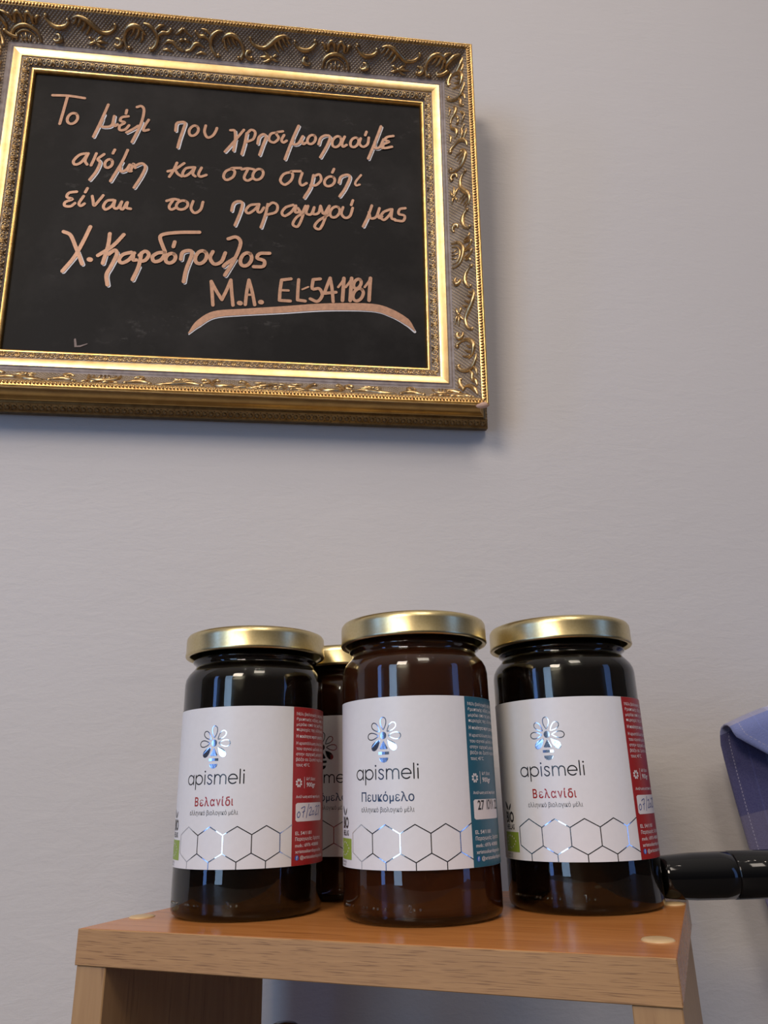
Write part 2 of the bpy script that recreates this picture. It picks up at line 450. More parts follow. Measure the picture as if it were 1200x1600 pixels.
# small relief on the slip: beads in rings with crossed leaves between
def slip_pt(side, s, q, lift=0.0):
    d = 4.1 + q * 7.2; h = 3.9 + 4.0 * (1 - (1 - q) ** 1.8)
    return fp(side, s, d * mm, (h + lift) * mm)
bm = bmesh.new()
for side in 'BTRL':
    n = max(1, int((rlen(side) + .016) / .0125))
    for i in range(n):
        s0 = -.008 + (i + .5) * (rlen(side) + .016) / n
        for dx in (-.0022, .0022):
            tube(bm, [slip_pt(side, s0 + dx + .0021 * math.cos(a), .5 + .36 * math.sin(a), .5) for a in [2 * PI * k / 10 for k in range(11)]], .00045, 5, False)
            ball(bm, slip_pt(side, s0 + dx, .5, .6), ((.0010, 0, 0), (0, .0009, 0), (0, 0, .0010)), 6, 4)
        for sg in (-1, 1):
            for q0, q1 in ((.12, .8), (.88, .2)):
                tube(bm, [slip_pt(side, s0 + sg * (.0046 + .0016 * t), q0 + (q1 - q0) * t + .12 * math.sin(PI * t), .5) for t in (0, .33, .66, 1)], [.0004, .0008, .0007, .0002], 5)
        ball(bm, slip_pt(side, s0 + .0062, .15, .4), ((.0008, 0, 0), (0, .0008, 0), (0, 0, .0008)), 5, 4)
        ball(bm, slip_pt(side, s0 + .0062, .85, .4), ((.0008, 0, 0), (0, .0008, 0), (0, 0, .0008)), 5, 4)
obj('slip_beading', bm, M['carve'], slip)

# carved scrolls on the wide band -------------------------------------------------
def cove_pt(side, s, w, lift):
    t = max(0.0, min(1.0, w / 29.0))
    x = (1 - t) ** 2 * 25.3 + 2 * t * (1 - t) * 36.4 + t * t * 43.7
    y = (1 - t) ** 2 * 10.5 + 2 * t * (1 - t) * 18.8 + t * t * 34.8
    dx = 2 * (1 - t) * (36.4 - 25.3) + 2 * t * (43.7 - 36.4); dy = 2 * (1 - t) * 8.3 + 2 * t * 16.0
    l = math.hypot(dx, dy)
    return fp(side, s * mm, (x - dy / l * lift) * mm, (y + dx / l * lift) * mm), x
# each stroke: points (s, w) in mm about the shell, then radii along it; mirrored left and right of the shell
LEAF = [.3, 1.5, 1.9, 1.5, .8, .35]
STROKES = [
 ([(-13, 1), (-11.5, 9), (-6, 14), (0, 15.5), (6, 14), (11.5, 9), (13, 1)], [.9, 1.3, 1.5, 1.6, 1.5, 1.3, .9], 0),
 ([(-9, 1), (-8, 6.5), (-4, 10), (0, 11), (4, 10), (8, 6.5), (9, 1)], [.6, .8, .9, .9, .9, .8, .6], 0),
 ([(0, 1), (0, 9)], [.8, .5], 0), ([(3, 1), (4.5, 7)], [.8, .4], 1), ([(-3, 1), (-4.5, 7)], [.8, .4], 0),
 ([(1, 17), (2.5, 24), (5, 26), (7.5, 23), (8, 18), (10, 17)], [.7, 1.2, 1.5, 1.4, 1.1, .7], 1),
 ([(10.5, 17.5), (12, 23), (14.5, 24)], [.8, 1.2, .7], 1),
 ([(19, 24), (21, 21.5), (25, 17.5), (31, 16), (37, 18), (40.5, 22)], [1.0, 1.1, 1.6, 1.9, 1.4, 1.0], 1),
 ([(19.5, 25), (21.8, 25.2)], [1.6, 1.2], 1), ([(40.5, 22.5), (38.5, 23.6)], [1.5, 1.0], 1),
 ([(24, 5), (27, 3), (31, 5), (30, 9), (27, 9.5)], [.6, 1.4, 1.9, 1.4, .8], 1),
 # S leaf
 ([(44, 25), (50, 26.5), (57, 24), (63, 19), (69, 15), (76, 15.5), (81, 19), (82.5, 23.5)], [.6, 1.3, 2.0, 2.0, 1.6, 1.4, 1.1, 1.2], 1),
 ([(56, 24), (54, 19), (50.5, 14)], [1.2, 1.2, .4], 1), ([(60, 21.5), (57.5, 16), (54.5, 11.5)], [1.2, 1.1, .4], 1), ([(52, 25.5), (49.5, 21), (47, 17.5)], [1.0, 1.0, .4], 1),
 ([(48, 26), (46, 22), (43.5, 19.5)], [.9, .9, .3], 1),
 # flower
 ([(62, 6), (66, 9), (70, 13)], [.9, 1.3, .3], 1), ([(62, 6), (68, 6.5), (74, 6)], [.9, 1.3, .3], 1), ([(62, 6), (58, 9), (55, 9)], [.9, 1.2, .3], 1),
 ([(62, 6), (58, 4), (54.5, 3.5)], [.9, 1.2, .3], 1), ([(62, 6), (66, 3), (71, 1.5)], [.9, 1.2, .3], 1), ([(61, 6), (63.4, 6.2)], [1.5, 1.5], 1),
 ([(80, 5), (83, 3.5), (86, 6), (85, 10), (81, 11)], [1.4, 1.7, 1.7, 1.3, .7], 1),
 # tall C scrolls with fronds
 ([(92, 2), (89.5, 8), (90, 15), (94, 21), (100, 23.5), (106, 21.5), (109, 16.5)], [1.4, 1.2, 1.4, 1.9, 2.0, 1.5, .8], 1),
 ([(92.5, 2.5), (95, 4.5)], [1.7, 1.0], 1),
 ([(100, 23), (98, 18), (95, 14)], [1.1, 1.1, .4], 1), ([(104, 22), (102, 16), (99, 12)], [1.1, 1.1, .4], 1), ([(107, 19), (106, 13), (104, 9)], [1.0, 1.0, .4], 1),
 ([(114, 3), (118, 8), (120, 15), (118, 21), (113, 25), (108, 26)], [1.5, 1.4, 1.5, 1.7, 1.3, .6], 1),
 ([(114, 3), (111.5, 5)], [1.7, 1.1], 1), ([(119.5, 16), (125, 20), (130, 20), (134, 24)], [1.0, 1.4, 1.4, 1.0], 1),
 ([(118, 21), (123, 25), (128, 26)], [1.0, 1.2, .5], 1),
 ([(126, 10), (130, 13), (135, 12), (139, 7), (144, 5)], [.6, 1.4, 1.6, 1.3, .8], 1),
 ([(124, 4), (129, 5), (134, 3)], [.6, 1.2, .5], 1), ([(137, 19), (141, 22), (144.5, 25)], [.6, 1.3, .9], 1), ([(140, 14), (144.5, 16)], [1.2, 1.2], 1),
]
CENTRES = {'T': (-8, 295), 'B': (94, 397), 'R': (115, -188, 418), 'L': (157, -146, 460)}
for side in 'BTRL':
    bm = bmesh.new(); Lr = rlen(side) * 1000
    for c0 in CENTRES[side]:
        for pts, rad, mir in STROKES:
            for sg in ((1, -1) if mir else (1,)):
                P2 = catmull(pts, 5); n = len(P2)
                ok = True; P3 = []; R3 = []
                for i, q in enumerate(P2):
                    t = i / (n - 1) * (len(rad) - 1); k = min(int(t), len(rad) - 2); r = rad[k] + (rad[k + 1] - rad[k]) * (t - k)
                    s = c0 + sg * q.x * 1.047
                    v, d = cove_pt(side, s, q.y * .93 + 1.0, .30 * r)
                    if s < -d + 2.0 or s > Lr + d - 2.0: ok = False; break
                    P3.append(v); R3.append(r * mm * 1.32)
                if ok: tube(bm, P3, R3, 7)
    # corner leaves, drawn along the mitre on this side of it
    for end in (0, 1):
        for pts, rad in (([(3, 25), (8, 22), (10, 16), (7, 10)], [.6, 1.9, 1.6, .5]), ([(4, 10), (7, 6), (12, 5), (14, 8)], [1.5, 1.6, 1.3, .8]),
                         ([(12, 25), (17, 23), (19, 18)], [.7, 1.5, .6])):
            P2 = catmull(pts, 5); n = len(P2); P3 = []; R3 = []
            for i, q in enumerate(P2):
                t = i / (n - 1) * (len(rad) - 1); k = min(int(t), len(rad) - 2); r = rad[k] + (rad[k + 1] - rad[k]) * (t - k)
                _, d = cove_pt(side, 0, q.y, 0)
                s = -d + q.x if end == 0 else Lr + d - q.x
                P3.append(cove_pt(side, s, q.y, .3 * r)[0]); R3.append(r * mm * 1.32)
            tube(bm, P3, R3, 7)
    obj('scroll_carving', bm, M['carve'], cove)
# chipped corner on the lower right of the outer lip
bm = bmesh.new(); ball(bm, fp('B', W + .0445, .0500, .0342), ((.0066, 0, .0012), (0, .0028, 0), (-.0006, 0, .0030)), 10, 6)
o = obj('plaster_chip', bm, M['chip'], FR); o['label'] = 'chipped plaster at the corner'

# handwriting ------------------------------------------------------------------
INK = {
 'a': [(14,None,[(176,2747),(323,2756),(480,2744)]),(14,None,[(317,2748),(296,2587),(273,2421)]),(14,None,[(416,2552),(388,2557),(360,2539),(341,2503),(340,2464),(357,2437),(384,2432),(413,2451),(431,2486),(432,2525),(416,2552)]),(14,1,[(710,2691),(679,2573),(635,2420),(599,2304)]),(14,0,[(667,2510),(656,2439),(705,2427),(762,2455),(777,2562)]),(14,None,[(771,2494),(789,2447),(815,2467)]),(14,None,[(911,2572),(852,2555),(838,2513),(882,2495),(838,2452),(841,2405),(891,2415),(925,2466)]),(14,None,[(891,2644),(886,2601)]),(14,3,[(986,2689),(1028,2704),(1056,2656),(1043,2521),(1004,2386),(966,2276)]),(14,0,[(1012,2469),(961,2422),(907,2382)]),(14,None,[(1108,2549),(1070,2462),(1069,2418),(1114,2433)]),(14,0,[(1374,2448),(1380,2534),(1421,2555),(1461,2549),(1448,2473),(1422,2356),(1405,2255)]),(14,None,[(1580,2520),(1555,2526),(1528,2508),(1509,2474),(1507,2437),(1520,2410),(1545,2405),(1572,2423),(1591,2457),(1594,2494),(1580,2520)]),(14,None,[(1664,2537),(1656,2460),(1687,2399),(1736,2423),(1765,2479),(1775,2518)]),(14,1,[(1909,2506),(1952,2501),(1960,2388),(1947,2269)]),(14,1,[(2041,2523),(1965,2399),(1866,2249)]),(14,0,[(2071,2485),(2056,2365),(2030,2234)]),(14,None,[(2071,2478),(2113,2530),(2155,2504),(2138,2424),(2075,2384)]),(14,0,[(2183,2372),(2195,2451),(2237,2490),(2263,2458),(2236,2360),(2205,2241)]),(14,None,[(2371,2520),(2313,2502),(2293,2430),(2343,2400),(2390,2457),(2363,2517),(2430,2543)]),(14,None,[(2444,2499),(2420,2438),(2439,2409),(2471,2434)]),(14,0,[(2588,2625),(2532,2464),(2458,2213)]),(14,0,[(2532,2464),(2534,2401),(2588,2411),(2632,2502)]),(14,None,[(2624,2451),(2636,2409),(2665,2426)]),(14,None,[(2750,2521),(2727,2526),(2702,2510),(2684,2479),(2680,2445),(2691,2421),(2714,2416),(2740,2432),(2758,2463),(2762,2497),(2750,2521)]),(14,0,[(2793,2421),(2814,2497),(2862,2533),(2908,2520),(2882,2421),(2813,2267)]),(14,None,[(3011,2529),(2986,2535),(2958,2516),(2937,2479),(2931,2438),(2943,2409),(2969,2403),(2997,2422),(3018,2459),(3023,2500),(3011,2529)]),(14,None,[(3059,2538),(3033,2461),(3042,2414),(3078,2439)]),(14,None,[(3190,2530),(3167,2535),(3141,2518),(3122,2486),(3117,2450),(3128,2425),(3152,2420),(3178,2437),(3197,2469),(3202,2505),(3190,2530)]),(14,None,[(3223,2532),(3211,2469),(3245,2431),(3294,2468),(3307,2549)]),(14,None,[(3283,2617),(3270,2574)]),(14,0,[(3435,2699),(3375,2511),(3300,2294)]),(14,0,[(3369,2500),(3368,2431),(3421,2445),(3459,2541)]),(14,None,[(3448,2485),(3447,2434)]),(14,None,[(3562,2593),(3497,2572),(3474,2536),(3516,2518),(3459,2479),(3464,2436),(3545,2459)])],
 'b': [(14,None,[(551,2107),(488,2084),(439,2012),(456,1973),(509,2001),(568,2108)]),(14,None,[(568,2108),(545,2025),(567,1983)]),(14,None,[(643,2115),(626,2049),(604,1976)]),(14,1,[(716,2112),(662,2052),(685,2012),(656,1908),(605,1814)]),(14,None,[(788,2054),(768,2058),(747,2044),(733,2018),(732,1988),(743,1967),(763,1963),(785,1977),(799,2004),(800,2033),(788,2054)]),(14,None,[(812,2172),(797,2129)]),(14,1,[(933,2180),(890,2039),(798,1814)]),(14,0,[(876,1995),(886,1933),(935,1954),(965,2015)]),(14,None,[(956,1994),(953,1946),(984,1942)]),(14,None,[(982,1965),(998,2028),(1018,1982)]),(14,0,[(1005,1998),(1073,2038),(1112,2001),(1083,1895),(1022,1760)]),(14,None,[(1409,2077),(1381,1989),(1345,1912)]),(14,None,[(1327,1972),(1395,2002),(1478,2078)]),(14,None,[(1395,1999),(1422,1953),(1463,1926)]),(14,None,[(1572,2040),(1501,2022),(1470,1962),(1489,1930),(1540,1969),(1583,2039)]),(14,None,[(1583,2039),(1567,1966),(1592,1937)]),(14,None,[(1647,2041),(1622,1967),(1642,1938),(1697,1962)]),(14,None,[(1937,2056),(1882,2020),(1864,1956),(1897,1923),(1955,1964),(1970,2028),(1934,2060),(2029,2073)]),(14,None,[(2036,2057),(2093,2074),(2157,2067)]),(14,None,[(2097,2062),(2064,1967),(2097,1932),(2153,1970)]),(14,None,[(2233,2070),(2204,2075),(2173,2057),(2152,2021),(2148,1982),(2163,1955),(2192,1949),(2223,1967),(2244,2003),(2248,2042),(2233,2070)]),(14,None,[(2522,2070),(2451,2038),(2419,1962),(2463,1917),(2524,1971),(2541,2042),(2518,2074),(2616,2087)]),(14,None,[(2634,2067),(2611,1968),(2633,1923),(2679,1953)]),(14,0,[(2747,2052),(2720,1914),(2657,1783)]),(14,None,[(2743,2034),(2805,2065),(2823,2003),(2777,1940),(2719,1931)]),(14,None,[(2945,2046),(2915,2051),(2884,2034),(2862,2001),(2858,1966),(2873,1941),(2902,1936),(2934,1953),(2956,1986),(2960,2021),(2945,2046)]),(14,None,[(2952,2142),(2935,2098)]),(14,0,[(3002,1984),(3023,2056),(3089,2086),(3111,2049),(3064,1922),(3010,1827)]),(12,None,[(3225,2093),(3170,2007),(3177,1968),(3211,1981)])],
 'c': [(14,None,[(498,1672),(430,1653),(414,1606),(467,1587),(405,1550),(403,1510),(456,1508),(493,1545)]),(14,None,[(565,1628),(530,1548),(549,1520),(580,1547)]),(14,None,[(593,1717),(577,1672)]),(14,None,[(644,1635),(656,1583),(669,1532),(703,1579),(744,1651)]),(14,None,[(841,1608),(785,1594),(755,1534),(778,1498),(830,1540),(856,1603)]),(14,None,[(856,1603),(851,1530),(887,1520),(920,1595)]),(14,None,[(920,1595),(911,1531),(937,1514),(967,1589)]),(14,None,[(973,1592),(969,1533),(1008,1523)]),(14,None,[(1336,1639),(1400,1664),(1450,1658)]),(14,None,[(1397,1654),(1364,1581),(1386,1546),(1435,1577)]),(14,None,[(1518,1650),(1486,1654),(1454,1639),(1434,1610),(1432,1579),(1451,1558),(1482,1554),(1514,1569),(1535,1598),(1536,1629),(1518,1650)]),(14,None,[(1586,1654),(1570,1574),(1607,1526),(1660,1565),(1680,1653)]),(14,0,[(1956,1578),(1971,1657),(2015,1689),(2057,1672),(2040,1569),(1994,1419)]),(14,None,[(2208,1672),(2133,1654),(2093,1593),(2121,1563),(2179,1610),(2219,1673)]),(14,None,[(2219,1673),(2207,1594),(2236,1584),(2266,1638)]),(14,1,[(2303,1680),(2285,1567),(2244,1414)]),(14,None,[(2297,1650),(2349,1700),(2397,1671),(2383,1596),(2289,1558)]),(14,None,[(2551,1691),(2477,1655),(2443,1592),(2472,1560),(2532,1607),(2578,1685)]),(14,None,[(2578,1685),(2574,1611),(2613,1614)]),(14,None,[(2598,1658),(2638,1606),(2673,1689)]),(14,None,[(2673,1689),(2636,1534),(2597,1449),(2552,1474),(2589,1555),(2665,1614)]),(14,None,[(2698,1691),(2681,1609),(2728,1598),(2759,1679)]),(14,None,[(2759,1679),(2749,1604),(2802,1619),(2821,1701)]),(14,None,[(2821,1701),(2853,1612),(2909,1708)]),(14,None,[(2909,1708),(2850,1509),(2810,1436),(2765,1462),(2803,1530),(2892,1599)]),(14,None,[(2999,1698),(2972,1704),(2942,1686),(2921,1651),(2916,1613),(2929,1585),(2956,1579),(2985,1597),(3007,1632),(3012,1671),(2999,1698)]),(14,None,[(3045,1702),(3029,1626),(3069,1582),(3116,1612),(3141,1702)]),(14,None,[(3143,1790),(3126,1734)]),(14,1,[(3334,1748),(3297,1626),(3246,1502)]),(14,None,[(3305,1669),(3322,1601),(3377,1622),(3411,1723)]),(14,None,[(3396,1655),(3406,1610),(3436,1629)]),(14,None,[(3525,1720),(3451,1680),(3423,1620),(3459,1593),(3515,1660),(3539,1721)]),(14,None,[(3539,1721),(3531,1620),(3567,1606)]),(14,None,[(3673,1744),(3617,1727),(3605,1672),(3664,1655),(3648,1595),(3567,1595)])],
 'd': [(18,2,[(418,1230),(484,1197),(542,1073),(613,902)]),(18,2,[(655,1301),(604,1141),(538,970),(445,815)]),(24,None,[(673,953),(684,951)]),(18,1,[(837,1239),(831,1110),(797,920)]),(18,None,[(965,1239),(876,1113),(747,999)]),(18,1,[(843,1019),(896,1067),(916,1021),(873,891),(840,803),(857,699)]),(18,None,[(1047,1054),(972,1024),(942,967),(971,936),(1030,973),(1075,1048)]),(18,None,[(1067,1039),(1069,977),(1097,976)]),(18,1,[(1140,1052),(1123,908),(1078,767)]),(18,None,[(1123,1027),(1171,1074),(1209,1041),(1181,979),(1127,962)]),(18,None,[(1663,1315),(1484,1300),(1346,1274),(1300,1234),(1334,1130),(1356,1067),(1322,991),(1263,971),(1244,1020),(1290,1063),(1350,1073)]),(18,None,[(1439,1062),(1414,1066),(1387,1052),(1369,1023),(1367,991),(1381,969),(1407,964),(1434,979),(1452,1007),(1454,1039),(1439,1062)]),(18,None,[(1439,1193),(1429,1140)]),(18,0,[(1506,1011),(1518,1085),(1581,1109),(1605,1072),(1561,906),(1544,775)]),(18,None,[(1727,1107),(1697,1114),(1665,1095),(1643,1056),(1639,1013),(1655,983),(1685,976),(1717,996),(1739,1034),(1743,1077),(1727,1107)]),(18,None,[(1799,1113),(1777,1042),(1819,980),(1884,1012),(1916,1107)]),(18,3,[(1938,1262),(2014,1287),(2057,1220),(2007,1046),(1922,868)]),(18,0,[(2003,1053),(1933,995),(1906,963)]),(18,None,[(2151,1114),(2122,1121),(2089,1101),(2067,1061),(2062,1017),(2077,986),(2107,979),(2139,999),(2162,1038),(2166,1082),(2151,1114)]),(18,None,[(2336,1132),(2243,1122),(2220,1071),(2286,1046),(2278,986),(2189,976)])],
 'e': [(16,None,[(1825,547),(1811,680),(1798,797)]),(16,None,[(1798,797),(1846,705),(1905,610)]),(16,None,[(1905,610),(1944,711),(1980,822)]),(16,None,[(1980,822),(1993,692),(2010,556)]),(24,None,[(2068,584),(2078,582)]),(16,None,[(2124,570),(2133,705),(2149,833)]),(16,None,[(2149,833),(2184,708),(2212,572)]),(12,None,[(2127,674),(2195,678)]),(24,None,[(2265,605),(2274,604)]),(16,None,[(2547,871),(2457,853)]),(16,None,[(2457,853),(2446,744),(2442,635)]),(16,None,[(2442,635),(2545,634)]),(12,None,[(2449,744),(2525,745)]),(16,None,[(2620,868),(2615,754),(2613,650)]),(16,None,[(2613,650),(2686,642)]),(9,None,[(2656,765),(2714,796)]),(16,None,[(2828,889),(2759,877)]),(16,None,[(2759,877),(2753,778),(2819,783),(2848,714),(2803,646),(2734,669)]),(16,None,[(2923,905),(2895,821),(2868,735)]),(16,None,[(2868,735),(2980,754)]),(16,None,[(2923,905),(2941,794),(2953,651)]),(12,None,[(3001,810),(3039,869),(3056,910)]),(18,None,[(3056,910),(3050,791),(3043,668)]),(12,None,[(3074,814),(3113,874),(3131,915)]),(18,None,[(3131,915),(3124,796),(3117,672)]),(12,None,[(3258,826),(3297,886),(3315,927)]),(18,None,[(3315,927),(3307,808),(3300,684)]),(16,None,[(3215,903),(3195,909),(3172,894),(3155,866),(3150,834),(3159,811),(3179,806),(3202,820),(3219,849),(3224,880),(3215,903)]),(16,None,[(3231,800),(3204,807),(3173,788),(3151,751),(3144,710),(3157,680),(3184,673),(3215,692),(3237,729),(3244,770),(3231,800)])],
}
SWASH = [(1619, 249), (1701, 351), (1843, 452), (2107, 494), (2464, 539), (2889, 594), (3320, 613), (3507, 569), (3662, 482), (3741, 391)]

def bmap(lift):
    return lambda u, v: Vector((u * 1e-4, .0008 - lift, v * 1e-4))
for key in 'abcde':
    words = []                                   # strokes grouped into words by the gaps between them
    for k in sorted(INK[key], key=lambda k: min(q[0] for q in k[2])):
        lo = min(q[0] for q in k[2]); hi = max(q[0] for q in k[2])
        if words and lo < words[-1][1] + (62 if key in 'e' else 75): words[-1][0].append(k); words[-1][1] = max(hi, words[-1][1])
        else: words.append([[k], hi])
    for ks, _ in words:
        bm = bmesh.new()
        for n_, (wd, wh, pts) in enumerate(ks): ribbon(bm, pts, wd, bmap(.0006 + .000025 * n_), 5)
        obj('lettering', bm, M['copper'], bd, smooth=False)
        for wd, wh, pts in ks:
            if wh is None or len(pts[wh:]) < 2: continue
            bw = bmesh.new(); ribbon(bw, [(u + 11, v - 8) for u, v in pts[wh:]], wd * 1.04, bmap(.0003), 5)
            o = obj('lettering_undercoat', bw, M['white_ink'], bd, smooth=False); o['label'] = 'white undercoat of a letter'
bm = bmesh.new(); ribbon(bm, SWASH, [6, 30, 34, 32, 34, 36, 40, 40, 34, 6], bmap(.0006), 6)
obj('underline', bm, M['copper'], bd, smooth=False)
bm = bmesh.new(); ribbon(bm, [(u + 2, v - 13) for u, v in SWASH], [6, 30, 32, 30, 34, 36, 36, 36, 34, 14], bmap(.0003), 6)
obj('underline_undercoat', bm, M['white_ink'], bd, smooth=False)
bm = bmesh.new(); ribbon(bm, [(618, 131), (629, 62), (668, 66), (727, 92)], [9, 11, 8, 4], bmap(.0005), 3, smooth=False)
obj('chalk_mark', bm, M['chalk'], bd, smooth=False)

# ------------------------------------------------------------------ honey jars
RL = 43.2
def lmap(off=.10):
    R = (RL + off) * mm
    return lambda u, v: Vector((R * math.sin(u / RL), -R * math.cos(u / RL), v * mm))
def patch(bm, u0, u1, v0, v1, f, step=1.6, rad=0):
    n = max(1, int(abs(u1 - u0) / step)); prev = None
    for i in range(n + 1):
        u = u0 + (u1 - u0) * i / n
        e = 0
        if rad:
            k = min(u - u0, u1 - u)
            if k < rad: e = rad - math.sqrt(max(0, rad * rad - (rad - k) ** 2))
        a, b = bm.verts.new(f(u, v0 + e)), bm.verts.new(f(u, v1 - e))
        if prev: bm.faces.new((prev[0], a, b, prev[1]))
        prev = (a, b)
_tcache = {}
def text_geo(s, bold):
    if (s, bold) in _tcache: return _tcache[(s, bold)]
    cu = bpy.data.curves.new('lettering', 'FONT'); cu.body = s; cu.size = 1; cu.resolution_u = 2; cu.offset = bold; cu.fill_mode = 'FRONT'
    o = bpy.data.objects.new('lettering', cu); C.objects.link(o)
    bpy.context.view_layer.update()
    me = bpy.data.meshes.new_from_object(o.evaluated_get(bpy.context.evaluated_depsgraph_get()))
    g = ([(v.co.x, v.co.y) for v in me.vertices], [tuple(p.vertices) for p in me.polygons])
    bpy.data.objects.remove(o); bpy.data.curves.remove(cu); bpy.data.meshes.remove(me)
    _tcache[(s, bold)] = g
    return g
CAPH = max(y for x, y in text_geo('H', 0)[0])
def text(bm, s, u, v, cap, f, width=None, bold=0.0, align='L'):
    vs, fs = text_geo(s, bold)
    if not vs: return
    k = cap / CAPH; x0 = min(x for x, y in vs); x1 = max(x for x, y in vs)
    kx = k if width is None else width / (x1 - x0)
    off = u if align == 'L' else u - (x1 - x0) * kx / 2
    nv = [bm.verts.new(f(off + (x - x0) * kx, v + y * k)) for x, y in vs]
    for q in fs:
        try: bm.faces.new([nv[i] for i in q])
        except ValueError: pass
def ring2(cx, cy, rx, ry, a0=0, a1=360, n=20):
    return [(cx + rx * math.cos(math.radians(a0 + (a1 - a0) * i / n)), cy + ry * math.sin(math.radians(a0 + (a1 - a0) * i / n))) for i in range(n + 1)]
def petal(cx, cy, ang, r0, r1, w, n=12):
    """teardrop outline pointing at the centre"""
    out = []; c, s = math.cos(math.radians(ang)), math.sin(math.radians(ang)); L = r1 - r0
    for i in range(2 * n + 1):
        t = i / (2 * n) * 2 * PI
        x = r0 + L * (1 - math.cos(t)) / 2
        y = w / 2 * math.sin(t) * math.sin(t / 2) ** .9 * 1.12
        out.append((cx + x * c - y * s, cy + x * s + y * c))
    return out

GLASS = [(0, 2.0), (30, 1.2), (36, 0), (40.0, .3), (42.4, 1.8), (43.0, 4), (43.0, 20), (43.0, 127), (42.6, 130), (41.2, 133), (39.0, 135.6), (37.4, 137.4), (36.9, 138.8), (37.2, 140.0),
         (38.6, 140.8), (38.9, 141.6), (38.5, 142.3), (37.2, 142.8), (37.0, 152.5), (36.6, 153.4), (35.4, 153.6), (34.8, 152.6), (34.8, 142), (34.6, 139.6), (36.6, 135.4), (38.6, 132.6), (39.9, 129.5), (40.6, 126.0), (40.6, 9), (39.9, 6.0), (37.0, 4.2), (30, 3.4), (0, 4.0)]
HONEY = [(0, 3.9), (30, 3.3), (37.1, 4.1), (40.05, 5.9), (40.75, 9), (40.75, 126), (40.05, 129.5), (38.75, 132.6), (36.75, 135.4), (34.9, 138.6), (34.95, 150.5), (0, 150.5)]
LID = [(0, 157.0), (36.5, 157.0), (37.6, 157.7), (41.0, 158.0), (42.6, 157.3), (43.5, 155.8), (43.65, 154), (43.65, 147.0), (43.9, 146.0), (43.9, 145.0), (43.4, 144.3), (42.2, 144.2), (41.2, 144.9), (41.0, 146.0), (41.2, 155.0), (40.0, 156.0), (0, 156.2)]

